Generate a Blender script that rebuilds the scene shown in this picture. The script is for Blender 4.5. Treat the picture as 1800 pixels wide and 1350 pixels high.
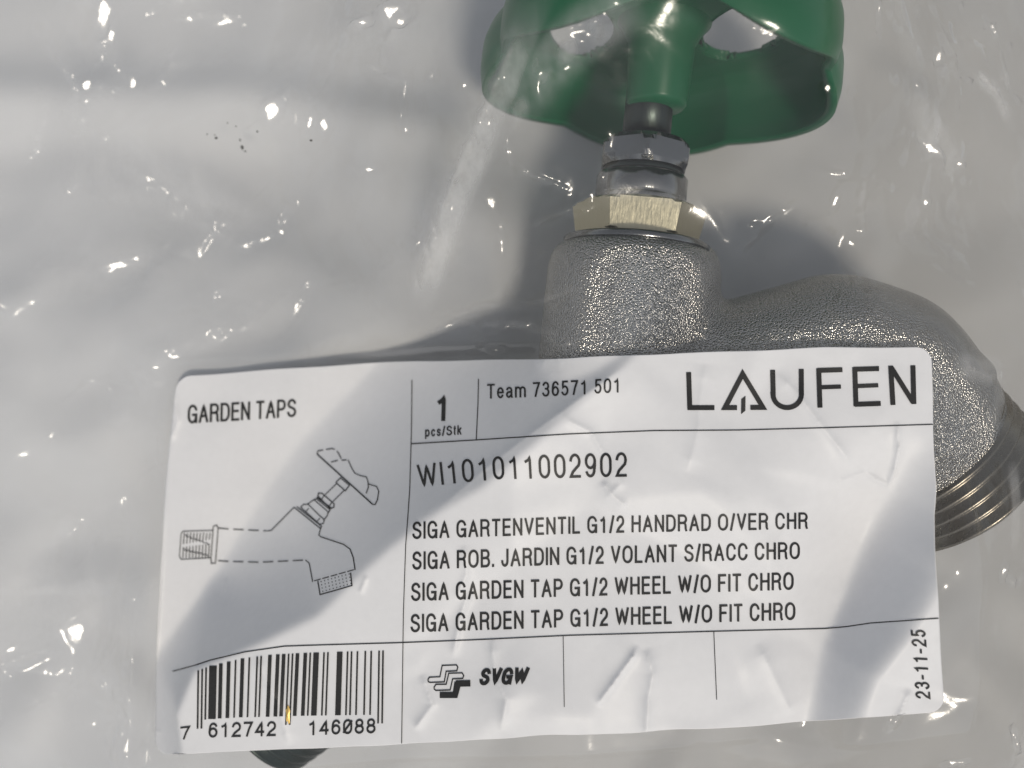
import bpy, bmesh, math, random
import numpy as np
from mathutils import Vector, Matrix

# ------------------------------------------------------------------ camera, sky, sun, exposure
sc = bpy.context.scene
for o in list(bpy.data.objects):
    bpy.data.objects.remove(o)
C = sc.collection
MM = 0.001
H = 137.0            # camera height above the table, mm
FPX = 1440.0         # focal length in photograph pixels (1800 wide)

cam_d = bpy.data.cameras.new('camera')
cam = bpy.data.objects.new('camera', cam_d)
C.objects.link(cam)
cam.location = (0, 0, H * MM)
cam.rotation_euler = (0, 0, 0)
cam_d.sensor_width = 36.0
cam_d.lens = 36.0 * FPX / 1800.0
cam_d.clip_start = 0.001
cam_d.clip_end = 50.0
cam_d.dof.use_dof = True
cam_d.dof.focus_distance = (H - 34) * MM
cam_d.dof.aperture_fstop = 16.0
sc.camera = cam

SUN = Vector((0.17, -0.47, 0.86)).normalized()
sun_el = math.asin(SUN.z)
sun_az = math.atan2(SUN.x, SUN.y)
w = bpy.data.worlds.new('World')
sc.world = w
w.use_nodes = True
nt = w.node_tree
bg = nt.nodes['Background']
sky = nt.nodes.new('ShaderNodeTexSky')
sky.sky_type = 'NISHITA'
sky.sun_disc = False
sky.sun_elevation = sun_el
sky.sun_rotation = sun_az
sky.dust_density = 1.0
hs = nt.nodes.new('ShaderNodeHueSaturation')
hs.inputs['Saturation'].default_value = 0.28
nt.links.new(sky.outputs[0], hs.inputs['Color'])
nt.links.new(hs.outputs[0], bg.inputs[0])
bg.inputs[1].default_value = 0.14

sd = bpy.data.lights.new('sun', 'SUN')
sd.energy = 2.1
sd.angle = math.radians(9.0)
sd.color = (1.0, 0.91, 0.77)
sun = bpy.data.objects.new('sun', sd)
C.objects.link(sun)
sun.location = SUN * 2.0
sun.rotation_euler = SUN.to_track_quat('Z', 'Y').to_euler()

sc.view_settings.view_transform = 'Standard'
sc.view_settings.look = 'None'
sc.view_settings.exposure = -0.34
sc.view_settings.gamma = 1.0
sc.view_settings.use_curve_mapping = False
sc.render.engine = 'CYCLES'
sc.cycles.transparent_max_bounces = 16
sc.cycles.max_bounces = 8

rng = np.random.default_rng(7)
random.seed(7)

# ------------------------------------------------------------------ helpers
def unproj(px, py, z):
    """photograph pixel + height (mm) -> world mm"""
    s = (H - z) / FPX
    return np.array([(px - 900.0) * s, (675.0 - py) * s, z])

def new_mat(name):
    m = bpy.data.materials.new(name)
    m.use_nodes = True
    return m, m.node_tree, m.node_tree.nodes['Principled BSDF']

def link_mesh(name, verts, faces, mat, parent=None, smooth=True):
    me = bpy.data.meshes.new(name)
    me.from_pydata([tuple(v) for v in (np.asarray(verts, float) * MM)], [], [tuple(f) for f in faces])
    me.update()
    if smooth:
        me.polygons.foreach_set('use_smooth', [True] * len(me.polygons))
    me.materials.append(mat)
    o = bpy.data.objects.new(name, me)
    C.objects.link(o)
    if parent is not None:
        o.parent = parent
    return o

def empty(name, label, cat):
    o = bpy.data.objects.new(name, None)
    o.empty_display_size = 0.01
    C.objects.link(o)
    o['label'] = label
    o['category'] = cat
    return o

def frame_from(axis):
    a = Vector(axis).normalized()
    up = Vector((0, 0, 1))
    s = a.cross(up).normalized()
    t = s.cross(a).normalized()
    return np.array(a), np.array(s), np.array(t)      # axis, side, up-ish

def lathe(profile, origin, axis, n=96, closed_ends=False, hexfn=None):
    """profile: list of (dist along axis, radius). hexfn(theta, r)->r"""
    a, s, t = frame_from(axis)
    o = np.array(origin, float)
    V, F = [], []
    th = np.linspace(0, 2 * np.pi, n, endpoint=False)
    for (d, r) in profile:
        for k in range(n):
            rr = hexfn(th[k], r) if hexfn else r
            V.append(o + a * d + (s * math.cos(th[k]) + t * math.sin(th[k])) * rr)
    for i in range(len(profile) - 1):
        for k in range(n):
            k2 = (k + 1) % n
            F.append((i * n + k, (i + 1) * n + k, (i + 1) * n + k2, i * n + k2))
    if closed_ends:
        F.append(tuple(range(n)))
        F.append(tuple((len(profile) - 1) * n + k for k in reversed(range(n))))
    return V, F

def capsule_chain(pts, n=40, m=10):
    """tapered chain of spheres + cones, as separate closed solids, for remeshing"""
    V, F = [], []
    def add(v, f):
        b = len(V)
        V.extend(v); F.extend([tuple(i + b for i in q) for q in f])
    for (p, r) in pts:
        v, f = [], []
        for i in range(m + 1):
            ph = math.pi * i / m
            for k in range(n):
                th = 2 * math.pi * k / n
                v.append(np.array(p) + r * np.array([math.sin(ph) * math.cos(th), math.sin(ph) * math.sin(th), math.cos(ph)]))
        for i in range(m):
            for k in range(n):
                f.append((i * n + k, (i + 1) * n + k, (i + 1) * n + (k + 1) % n, i * n + (k + 1) % n))
        add(v, f)
    for (p, r), (q, r2) in zip(pts[:-1], pts[1:]):
        p, q = np.array(p), np.array(q)
        L = np.linalg.norm(q - p)
        v, f = lathe([(0, r), (L, r2)], p, q - p, n, True)
        add(v, f)
    return V, F

def blur(a, sig):
    """gaussian blur by FFT with edge padding"""
    pad = int(sig * 3) + 1
    b = np.pad(a, pad, mode='edge')
    fy = np.fft.fftfreq(b.shape[0])[:, None]
    fx = np.fft.rfftfreq(b.shape[1])[None, :]
    g = np.exp(-2 * (np.pi * sig) ** 2 * (fx ** 2 + fy ** 2))
    r = np.fft.irfft2(np.fft.rfft2(b) * g, b.shape)
    return r[pad:-pad, pad:-pad]

def sstep(x):
    x = np.clip(x, 0, 1)
    return x * x * (3 - 2 * x)

# ------------------------------------------------------------------ materials
# cast, rough chrome plated body
m_cast, t_, p_ = new_mat('rough_cast_chrome')
p_.inputs['Base Color'].default_value = (0.44, 0.43, 0.41, 1)
p_.inputs['Metallic'].default_value = 1.0
p_.inputs['Roughness'].default_value = 0.21
tc = t_.nodes.new('ShaderNodeTexCoord')
n1 = t_.nodes.new('ShaderNodeTexNoise'); n1.inputs['Scale'].default_value = 5200; n1.inputs['Detail'].default_value = 2.5
v1 = t_.nodes.new('ShaderNodeTexVoronoi'); v1.inputs['Scale'].default_value = 4000; v1.feature = 'F1'
ad = t_.nodes.new('ShaderNodeMath'); ad.operation = 'MULTIPLY_ADD'; ad.inputs[1].default_value = 0.9
bp = t_.nodes.new('ShaderNodeBump'); bp.inputs['Strength'].default_value = 1.0; bp.inputs['Distance'].default_value = 0.00021; bp.invert = True
t_.links.new(tc.outputs['Object'], n1.inputs['Vector']); t_.links.new(tc.outputs['Object'], v1.inputs['Vector'])
n1.inputs['Scale'].default_value = 900
ad.inputs[1].default_value = 1.0
mn = t_.nodes.new('ShaderNodeMath'); mn.operation = 'MULTIPLY'; mn.inputs[1].default_value = 0.5
t_.links.new(n1.outputs[0], mn.inputs[0])
t_.links.new(v1.outputs['Distance'], ad.inputs[0]); t_.links.new(mn.outputs[0], ad.inputs[2])
t_.links.new(ad.outputs[0], bp.inputs['Height']); t_.links.new(bp.outputs[0], p_.inputs['Normal'])

def metal(name, col, rough, scratch=0.0, sc_=900):
    m, t, p = new_mat(name)
    p.inputs['Base Color'].default_value = (*col, 1)
    p.inputs['Metallic'].default_value = 1.0
    p.inputs['Roughness'].default_value = rough
    c = t.nodes.new('ShaderNodeTexCoord')
    mp = t.nodes.new('ShaderNodeMapping'); mp.inputs['Scale'].default_value = (1.0, 0.18, 1.0); mp.inputs['Rotation'].default_value = (0, 0, 0.5)
    n = t.nodes.new('ShaderNodeTexNoise'); n.inputs['Scale'].default_value = sc_ * 3; n.inputs['Detail'].default_value = 4
    b = t.nodes.new('ShaderNodeBump'); b.inputs['Strength'].default_value = scratch; b.inputs['Distance'].default_value = 0.0001
    t.links.new(c.outputs['Object'], mp.inputs['Vector']); t.links.new(mp.outputs[0], n.inputs['Vector'])
    t.links.new(n.outputs[0], b.inputs['Height']); t.links.new(b.outputs[0], p.inputs['Normal'])
    rr = t.nodes.new('ShaderNodeMapRange'); rr.inputs['To Min'].default_value = rough * 0.7; rr.inputs['To Max'].default_value = rough * 1.35
    t.links.new(n.outputs[0], rr.inputs[0]); t.links.new(rr.outputs[0], p.inputs['Roughness'])
    return m
m_nickel = metal('polished_nickel', (0.22, 0.22, 0.215), 0.15, 0.25)
m_sun_brass = metal('scratched_sun_tinted_brass', (0.46, 0.425, 0.31), 0.32, 0.5)  # warm reflection of the sun is tinted into this brass colour
m_steel = metal('dark_stem_steel', (0.045, 0.055, 0.05), 0.35, 0.3)
m_thread = metal('thread_nickel', (0.20, 0.18, 0.15), 0.28, 0.3)

m_green, t_, p_ = new_mat('green_enamel')
p_.inputs['Base Color'].default_value = (0.002, 0.098, 0.036, 1)
p_.inputs['Roughness'].default_value = 0.33
p_.inputs['Specular IOR Level'].default_value = 0.28
c_ = t_.nodes.new('ShaderNodeTexCoord')
n_ = t_.nodes.new('ShaderNodeTexNoise'); n_.inputs['Scale'].default_value = 350; n_.inputs['Detail'].default_value = 3
b_ = t_.nodes.new('ShaderNodeBump'); b_.inputs['Strength'].default_value = 0.05; b_.inputs['Distance'].default_value = 0.0003
t_.links.new(c_.outputs['Object'], n_.inputs['Vector']); t_.links.new(n_.outputs[0], b_.inputs['Height']); t_.links.new(b_.outputs[0], p_.inputs['Normal'])

def paper_mat(name, col):
    m, t, p = new_mat(name)
    p.inputs['Roughness'].default_value = 0.42
    p.inputs['Specular IOR Level'].default_value = 0.22
    c = t.nodes.new('ShaderNodeTexCoord')
    n = t.nodes.new('ShaderNodeTexNoise'); n.inputs['Scale'].default_value = 900; n.inputs['Detail'].default_value = 4
    r = t.nodes.new('ShaderNodeMapRange'); r.inputs['To Min'].default_value = 0.965; r.inputs['To Max'].default_value = 1.03
    mx = t.nodes.new('ShaderNodeMix'); mx.data_type = 'RGBA'; mx.blend_type = 'MULTIPLY'; mx.inputs[0].default_value = 1
    mx.inputs[6].default_value = (*col, 1)
    b = t.nodes.new('ShaderNodeBump'); b.inputs['Strength'].default_value = 0.1; b.inputs['Distance'].default_value = 0.0001
    t.links.new(c.outputs['Object'], n.inputs['Vector']); t.links.new(n.outputs[0], r.inputs[0])
    t.links.new(r.outputs[0], mx.inputs[7]); t.links.new(mx.outputs[2], p.inputs['Base Color'])
    t.links.new(n.outputs[0], b.inputs['Height']); t.links.new(b.outputs[0], p.inputs['Normal'])
    return m
m_paper = paper_mat('white_label_paper', (0.75, 0.75, 0.76))

m_ink, t_, p_ = new_mat('black_print')
p_.inputs['Roughness'].default_value = 0.5
p_.inputs['Specular IOR Level'].default_value = 0.3
c_ = t_.nodes.new('ShaderNodeTexCoord')
n_ = t_.nodes.new('ShaderNodeTexNoise'); n_.inputs['Scale'].default_value = 4500; n_.inputs['Detail'].default_value = 2
r_ = t_.nodes.new('ShaderNodeMapRange'); r_.inputs['To Min'].default_value = 0.012; r_.inputs['To Max'].default_value = 0.034
cb = t_.nodes.new('ShaderNodeCombineColor')
t_.links.new(c_.outputs['Object'], n_.inputs['Vector']); t_.links.new(n_.outputs[0], r_.inputs[0])
for k in range(3):
    t_.links.new(r_.outputs[0], cb.inputs[k])
t_.links.new(cb.outputs[0], p_.inputs['Base Color'])

def film_mat(name, milk, milkcol, rough, bump, bscale, tint=0.97, gain=1.0, fold=0.0, gradx=None):
    m = bpy.data.materials.new(name); m.use_nodes = True
    t = m.node_tree; t.nodes.clear()
    out = t.nodes.new('ShaderNodeOutputMaterial')
    tr = t.nodes.new('ShaderNodeBsdfTransparent'); tr.inputs[0].default_value = (tint, tint, tint, 1)
    df = t.nodes.new('ShaderNodeBsdfDiffuse'); df.inputs[0].default_value = (*milkcol, 1)
    tl = t.nodes.new('ShaderNodeBsdfTranslucent'); tl.inputs[0].default_value = (*milkcol, 1)
    dm = t.nodes.new('ShaderNodeMixShader'); dm.inputs[0].default_value = 0.4
    gl = t.nodes.new('ShaderNodeBsdfGlossy'); gl.inputs['Roughness'].default_value = rough
    gl.inputs[0].default_value = (1, 1, 1, 1)
    # thin-sheet reflectance, the same from both sides: 0.045 + 0.955 (1 - cos)^5
    ge = t.nodes.new('ShaderNodeNewGeometry')
    dt_ = t.nodes.new('ShaderNodeVectorMath'); dt_.operation = 'DOT_PRODUCT'
    ab = t.nodes.new('ShaderNodeMath'); ab.operation = 'ABSOLUTE'
    om = t.nodes.new('ShaderNodeMath'); om.operation = 'SUBTRACT'; om.inputs[0].default_value = 1.0
    pw = t.nodes.new('ShaderNodeMath'); pw.operation = 'POWER'; pw.inputs[1].default_value = 5.0
    fr = t.nodes.new('ShaderNodeMath'); fr.operation = 'MULTIPLY_ADD'; fr.inputs[1].default_value = 0.9; fr.inputs[2].default_value = 0.055
    t.links.new(ge.outputs['Incoming'], dt_.inputs[0]); t.links.new(ge.outputs['Normal'], dt_.inputs[1])
    t.links.new(dt_.outputs['Value'], ab.inputs[0]); t.links.new(ab.outputs[0], om.inputs[1])
    t.links.new(om.outputs[0], pw.inputs[0]); t.links.new(pw.outputs[0], fr.inputs[0])
    fm = t.nodes.new('ShaderNodeMath'); fm.operation = 'MULTIPLY'; fm.inputs[1].default_value = gain; fm.use_clamp = True
    m1 = t.nodes.new('ShaderNodeMixShader'); m2 = t.nodes.new('ShaderNodeMixShader')
    c = t.nodes.new('ShaderNodeTexCoord')
    n = t.nodes.new('ShaderNodeTexNoise'); n.inputs['Scale'].default_value = bscale; n.inputs['Detail'].default_value = 3
    n.inputs['Distortion'].default_value = 0.6
    b = t.nodes.new('ShaderNodeBump'); b.inputs['Strength'].default_value = bump; b.inputs['Distance'].default_value = 0.0004
    n2 = t.nodes.new('ShaderNodeTexNoise'); n2.inputs['Scale'].default_value = 55; n2.inputs['Detail'].default_value = 4
    mr = t.nodes.new('ShaderNodeMapRange'); mr.inputs['From Min'].default_value = 0.3; mr.inputs['From Max'].default_value = 0.7
    mr.inputs['To Min'].default_value = milk * 0.3; mr.inputs['To Max'].default_value = milk * 2.2
    L = t.links.new
    L(c.outputs['Object'], n.inputs['Vector']); L(c.outputs['Object'], n2.inputs['Vector'])
    L(n.outputs[0], b.inputs['Height'])
    L(b.outputs[0], df.inputs['Normal'])
    if fold:      # the sheet is finely crinkled along its creases
        a5 = t.nodes.new('ShaderNodeAttribute'); a5.attribute_name = 'crinkle'
        n5 = t.nodes.new('ShaderNodeTexNoise'); n5.inputs['Scale'].default_value = 190; n5.inputs['Detail'].default_value = 1.2
        b5 = t.nodes.new('ShaderNodeBump'); b5.inputs['Distance'].default_value = 0.0066
        L(c.outputs['Object'], n5.inputs['Vector']); L(n5.outputs[0], b5.inputs['Height'])
        L(a5.outputs['Fac'], b5.inputs['Strength']); L(b.outputs[0], b5.inputs['Normal'])
        L(b5.outputs[0], gl.inputs['Normal'])
    else:
        L(b.outputs[0], gl.inputs['Normal'])
    L(n2.outputs[0], mr.inputs[0])
    last = mr.outputs[0]
    if fold:      # folds of the sheet are stress-whitened
        at = t.nodes.new('ShaderNodeAttribute'); at.attribute_name = 'fold'
        n3 = t.nodes.new('ShaderNodeTexNoise'); n3.inputs['Scale'].default_value = 420; n3.inputs['Detail'].default_value = 4
        mp = t.nodes.new('ShaderNodeMapping'); mp.inputs['Scale'].default_value = (1, 0.35, 1); mp.inputs['Rotation'].default_value = (0, 0, -0.5)
        L(c.outputs['Object'], mp.inputs['Vector']); L(mp.outputs[0], n3.inputs['Vector'])
        k1 = t.nodes.new('ShaderNodeMath'); k1.operation = 'MULTIPLY'; L(at.outputs['Fac'], k1.inputs[0]); L(n3.outputs[0], k1.inputs[1])
        k2 = t.nodes.new('ShaderNodeMath'); k2.operation = 'MULTIPLY_ADD'; k2.inputs[1].default_value = fold * 2; k2.use_clamp = True
        L(k1.outputs[0], k2.inputs[0]); L(last, k2.inputs[2]); last = k2.outputs[0]
    if gradx:     # the sheet is milkier and whiter towards the left, clearer towards the right
        sx = t.nodes.new('ShaderNodeSeparateXYZ'); L(c.outputs['Object'], sx.inputs[0])
        g1 = t.nodes.new('ShaderNodeMapRange'); g1.interpolation_type = 'SMOOTHSTEP'
        g1.inputs['From Min'].default_value = -0.030; g1.inputs['From Max'].default_value = 0.115
        g1.inputs['To Min'].default_value = gradx[0]; g1.inputs['To Max'].default_value = gradx[1]
        n4 = t.nodes.new('ShaderNodeTexNoise'); n4.inputs['Scale'].default_value = 28; n4.inputs['Detail'].default_value = 5; L(c.outputs['Object'], n4.inputs['Vector'])
        ad_ = t.nodes.new('ShaderNodeMath'); ad_.operation = 'MULTIPLY_ADD'; ad_.inputs[1].default_value = 0.10
        L(n4.outputs[0], ad_.inputs[0]); L(sx.outputs[0], ad_.inputs[2])
        L(ad_.outputs[0], g1.inputs[0]); last = g1.outputs[0]
    L(last, m1.inputs[0])
    L(df.outputs[0], dm.inputs[1]); L(tl.outputs[0], dm.inputs[2])
    L(tr.outputs[0], m1.inputs[1]); L(dm.outputs[0], m1.inputs[2])
    L(fr.outputs[0], fm.inputs[0]); L(fm.outputs[0], m2.inputs[0])
    L(m1.outputs[0], m2.inputs[1]); L(gl.outputs[0], m2.inputs[2])
    L(m2.outputs[0], out.inputs['Surface'])
    return m
m_film = film_mat('clear_polythene', 0.018, (0.85, 0.85, 0.85), 0.15, 0.12, 420, 0.985, 0.66, fold=0.45)
m_back = film_mat('milky_polythene', 0.7, (0.92, 0.935, 0.955), 0.5, 0.12, 140, 0.95, 0.3, gradx=(0.97, 0.40))

m_table, t_, p_ = new_mat('pale_grey_table')
p_.inputs['Roughness'].default_value = 0.6
p_.inputs['Specular IOR Level'].default_value = 0.15
c_ = t_.nodes.new('ShaderNodeTexCoord')
n_ = t_.nodes.new('ShaderNodeTexNoise'); n_.inputs['Scale'].default_value = 30; n_.inputs['Detail'].default_value = 6
rp = t_.nodes.new('ShaderNodeValToRGB')
rp.color_ramp.elements[0].color = (0.30, 0.285, 0.26, 1); rp.color_ramp.elements[1].color = (0.40, 0.385, 0.355, 1)
t_.links.new(c_.outputs['Object'], n_.inputs['Vector']); t_.links.new(n_.outputs[0], rp.inputs[0]); t_.links.new(rp.outputs[0], p_.inputs['Base Color'])

m_speck, t_, p_ = new_mat('dark_dirt')
p_.inputs['Base Color'].default_value = (0.06, 0.06, 0.055, 1); p_.inputs['Roughness'].default_value = 0.8
m_gold, t_, p_ = new_mat('gold_mark')
p_.inputs['Base Color'].default_value = (0.55, 0.38, 0.12, 1); p_.inputs['Metallic'].default_value = 0.6; p_.inputs['Roughness'].default_value = 0.4

# ------------------------------------------------------------------ table top (setting)
tv = [(-450, -400, -1.2), (450, -400, -1.2), (450, 400, -1.2), (-450, 400, -1.2),
      (-450, -400, -21), (450, -400, -21), (450, 400, -21), (-450, 400, -21)]
table = link_mesh('table_top', tv, [(0, 1, 2, 3), (4, 7, 6, 5), (0, 4, 5, 1), (1, 5, 6, 2), (2, 6, 7, 3), (3, 7, 4, 0)], m_table, None, False)
table['kind'] = 'structure'

# ------------------------------------------------------------------ garden tap
tap = empty('garden_tap', 'chrome garden tap with green lobed handwheel inside the clear bag', 'tap')
tap_pts = []                                     # sampled for draping the film

SZ = 24.0
def stem_pt(Y, z=SZ):
    return np.array([15.5 + (Y - 2.75) * 0.096, Y, z])
SA = np.array([0.096, 1.0, 0.0]); SA /= np.linalg.norm(SA)

# cast body: sleeve + outlet elbow + inlet tube, fused by voxel remesh
V, F = [], []
def addm(vf):
    b = len(V)
    V.extend(vf[0]); F.extend([tuple(i + b for i in q) for q in vf[1]])
addm(lathe([(0, 11.3), (3, 11.9), (17.4, 11.9), (19.8, 11.4), (20.8, 10.2)], stem_pt(-2.0), SA, 64, True))
addm(capsule_chain([(stem_pt(-3.0), 11.4), (unproj(1300, 672, 23.5), 11.6), (unproj(1462, 648, 23), 13.3),
                    (unproj(1530, 675, 22), 13.7), (unproj(1575, 735, 20.5), 13.8)]))
addm(capsule_chain([(stem_pt(-3.5), 12.0), (unproj(900, 880, 19), 10.8), (unproj(700, 1075, 14.5), 10.4)]))
addm(capsule_chain([(stem_pt(14) + np.array([9.6, 0, 0]), 2.9), (stem_pt(17) + np.array([9.2, 0, 0]), 2.6)], 20, 8))
me = bpy.data.meshes.new('tmp'); me.from_pydata([tuple(v) for v in V], [], F); me.update()
tmp = bpy.data.objects.new('tmp', me); C.objects.link(tmp)
md = tmp.modifiers.new('r', 'REMESH'); md.mode = 'VOXEL'; md.voxel_size = 0.55
md = tmp.modifiers.new('s', 'SMOOTH'); md.factor = 0.5; md.iterations = 30
dg = bpy.context.evaluated_depsgraph_get()
ev = tmp.evaluated_get(dg).to_mesh()
bv = np.empty(len(ev.vertices) * 3); ev.vertices.foreach_get('co', bv); bv = bv.reshape(-1, 3)
bf = [tuple(p.vertices) for p in ev.polygons]
bpy.data.objects.remove(tmp)
body = link_mesh('body', bv, bf, m_cast, tap)
body['label'] = 'rough cast chrome body with sparkling grain'
tap_pts.append(bv)

def part(name, vf, mat, parent=tap, smooth=True, pts=True):
    o = link_mesh(name, vf[0], vf[1], mat, parent, smooth)
    if pts:
        tap_pts.append(np.array(vf[0]))
    return o

# neck ring, hex nut, collar, gland nut, stem
part('neck_ring', lathe([(0, 9.0), (0, 9.8), (0.3, 10.0), (0.9, 10.0), (1.1, 9.7), (1.1, 7)], stem_pt(18.4), SA), m_nickel)
def hexr(theta, r, rot=0.0):
    # apothem r, flat facing up (theta = pi/2)
    a = (theta - math.pi / 2 + math.pi / 6 + rot) % (math.pi / 3) - math.pi / 6
    return r / math.cos(a)
def hexnut(Y0, Y1, apo, rot=0.0, ch=0.5, n=144, taper=0.0):
    # hexagon trimmed by a chamfer cone at both ends
    rc = apo / math.cos(math.pi / 6)
    prof = []
    for d, lim in ((0, apo * 0.99), (ch * 0.5, apo + (rc - apo) * 0.55), (ch, rc + 1), (Y1 - Y0 - ch, rc + 1), (Y1 - Y0 - ch * 0.5, apo + (rc - apo) * 0.55), (Y1 - Y0, apo * 0.99)):
        prof.append((d, lim))
    a, s, t = frame_from(SA)
    o = stem_pt(Y0)
    VV, FF = [], []
    th = np.linspace(0, 2 * np.pi, n, endpoint=False)
    for d, lim in prof:
        for k in range(n):
            rr = min(hexr(th[k], apo, rot), lim) * (1 + taper * (d / (Y1 - Y0) - 0.5))
            VV.append(o + a * d + (s * math.cos(th[k]) + t * math.sin(th[k])) * rr)
    for i in range(len(prof) - 1):
        for k in range(n):
            FF.append((i * n + k, (i + 1) * n + k, (i + 1) * n + (k + 1) % n, i * n + (k + 1) % n))
    FF.append(tuple(range(n))); FF.append(tuple((len(prof) - 1) * n + k for k in reversed(range(n))))
    return VV, FF
hx = part('hex_nut', hexnut(19.5, 24.3, 7.65, -0.05, 0.6, taper=0.11), m_sun_brass, smooth=False)
hx['label'] = 'worn pale brass hex flats, tinted gold for reflected sun'
part('collar', lathe([(0, 5.5), (0, 6.0), (0.25, 6.25), (1.0, 6.25), (1.2, 6.1), (1.4, 6.25), (3.9, 6.25), (4.3, 5.95), (4.3, 4.5)], stem_pt(24.3), SA), m_nickel)
part('groove_ring', lathe([(0, 4), (0, 5.5), (0.5, 5.35), (1.0, 5.5), (1.0, 4)], stem_pt(28.5), SA), m_steel)
part('gland_nut', hexnut(29.4, 33.2, 5.75, 0.45, 1.2), m_nickel, smooth=False)
part('stem', lathe([(0, 0.1), (0, 3.3), (11, 3.3), (11, 0.1)], stem_pt(33.0), SA, 48), m_steel)

# outlet thread
OA = np.array([0.70, -0.71, -0.10]); OA /= np.linalg.norm(OA)
oc = unproj(1590, 752, 20.0)
fl = [(-3.4, 12.5), (-3.0, 13.6), (-2.6, 14.0), (-0.7, 14.1), (-0.4, 13.9), (-0.3, 12.0)]
part('outlet_flange', lathe(fl, oc, OA, 128), m_cast)
pr = [(-0.6, 11.9)]
d = 0.0
while d < 12.0:
    pr += [(d, 11.9), (d + 0.55, 12.9), (d + 0.95, 13.0), (d + 1.5, 11.95)]
    d += 1.81
pr += [(d, 11.6), (d + 0.6, 10.9), (d + 0.6, 9.4), (d - 9, 9.2), (d - 9, 0.1)]
ot = part('outlet_thread', lathe(pr, oc, OA, 128), m_thread)

# inlet flange + thread (mostly under the label)
IA = unproj(478, 1238, 10.5) - unproj(700, 1075, 14.5); iL = np.linalg.norm(IA); IA /= iL
ic = unproj(700, 1075, 14.5)
part('inlet_flange', lathe([(7.5, 10), (7.5, 11.2), (8, 11.6), (10, 11.6), (10.4, 11.2), (10.4, 9)], ic, IA, 96), m_nickel)
pr = [(8.5, 9.3)]
d = 10.4
while d < iL - 0.6:
    pr += [(d, 9.3), (d + 0.6, 10.3), (d + 1.0, 10.4), (d + 1.6, 9.35)]
    d += 1.81
pr += [(d, 9.0), (d + 0.6, 8.4), (d + 0.6, 6.9), (d - 8, 6.8), (d - 8, 0.1)]
part('inlet_thread', lathe(pr, ic, IA, 96), m_steel)

# handwheel: pressed sheet, five lobes, skirt turned towards the stem, two kidney openings
wc = stem_pt(50.0, 25.4); wc[0] = 20.8
Wx = np.array([SA[1], -SA[0], 0.0]); Wy = SA; Wz = np.array([0.0, 0.0, 1.0])
def wheel_surface(nu=84, nv=300):
    th = np.linspace(0, 2 * np.pi, nv, endpoint=False)
    cl = np.cos(5 * (th - math.radians(58)))
    cl = 2 * ((1 + cl) / 2) ** 0.6 - 1
    up_ = np.maximum(0, np.sin(th))
    R = 23.2 + 1.5 * cl
    up_ = np.maximum(0, np.sin(th))
    Ye = -10.4 + 1.8 * up_ - (0.35 + 2.5 * up_) * cl - 1.3 * np.exp(-(((th - math.radians(298) + np.pi) % (2 * np.pi) - np.pi) / 0.6) ** 2)                                 # skirt edge (relative to plate)
    P = np.zeros((nu, nv, 3)); RR = np.zeros((nu, nv)); TH = np.tile(th, (nu, 1))
    knots_u = np.array([0, 0.25, 0.50, 0.62, 0.72, 0.80, 0.90, 1.0])
    for k in range(nv):
        rk = np.array([3.8, 9.5, 0.73 * R[k], 0.88 * R[k], 0.965 * R[k], R[k], R[k] + 0.1, R[k] - 0.4])
        yk = np.array([-0.6, 0.0, 0.2, -0.6, -2.4, -4.6, 0.55 * Ye[k] - 2.4, Ye[k]])
        u = np.linspace(0, 1, nu)
        r = np.interp(u, knots_u, rk); y = np.interp(u, knots_u, yk)
        for _ in range(6):
            r[1:-1] = 0.25 * r[:-2] + 0.5 * r[1:-1] + 0.25 * r[2:]
            y[1:-1] = 0.25 * y[:-2] + 0.5 * y[1:-1] + 0.25 * y[2:]
        RR[:, k] = r
        P[:, k, 1] = y
    return P, RR, TH
P, RR, TH = wheel_surface(100, 380)
def angd(a, b):
    return (a - b + np.pi) % (2 * np.pi) - np.pi
def hole_f(r, th):
    f = np.full(r.shape, 9.0)
    x_, z_ = r * np.cos(th), r * np.sin(th)
    for cx, cz, rx, rz in ((-10.6, -6.2, 4.9, 8.8), (11.2, -1.6, 5.8, 9.0), (-5.4, 11.6, 4.2, 3.2)):
        f = np.minimum(f, (np.sqrt(((x_ - cx) / rx) ** 2 + ((z_ - cz) / rz) ** 2) - 1) * min(rx, rz))
    return f
nu, nv = RR.shape
for _ in range(3):                                         # snap grid vertices to the rim of each opening
    f0 = hole_f(RR, TH); e = 1e-3
    gr = (hole_f(RR + e, TH) - f0) / e
    gt = (hole_f(RR, TH + e / np.maximum(RR, 1)) - f0) / e
    msk = np.abs(f0) < 0.19
    n2 = np.maximum(gr ** 2 + gt ** 2, 0.2)
    RR = RR - np.where(msk, f0 * gr / n2, 0)
    TH = TH - np.where(msk, f0 * gt / n2 / np.maximum(RR, 1), 0)
P[:, :, 0] = RR * np.cos(TH); P[:, :, 2] = RR * np.sin(TH)
fc = hole_f(RR, TH)
WV = P.reshape(-1, 3) @ np.stack([Wx, Wy, Wz]) + wc
WF = []
for i in range(nu - 1):
    for k in range(nv):
        k2 = (k + 1) % nv
        if fc[i, k] + fc[i + 1, k] + fc[i, k2] + fc[i + 1, k2] < -0.02:
            continue
        WF.append((i * nv + k, i * nv + k2, (i + 1) * nv + k2, (i + 1) * nv + k))
used = sorted({i for f in WF for i in f}); remap = {a: b for b, a in enumerate(used)}
WV = WV[used]; WF = [tuple(remap[i] for i in f) for f in WF]
wheel = link_mesh('handwheel', WV, WF, m_green, tap)
sol = wheel.modifiers.new('thickness', 'SOLIDIFY'); sol.thickness = 1.3 * MM; sol.offset = 0.0
wheel['label'] = 'glossy green enamelled handwheel with five lobes'
tap_pts.append(WV)
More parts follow.
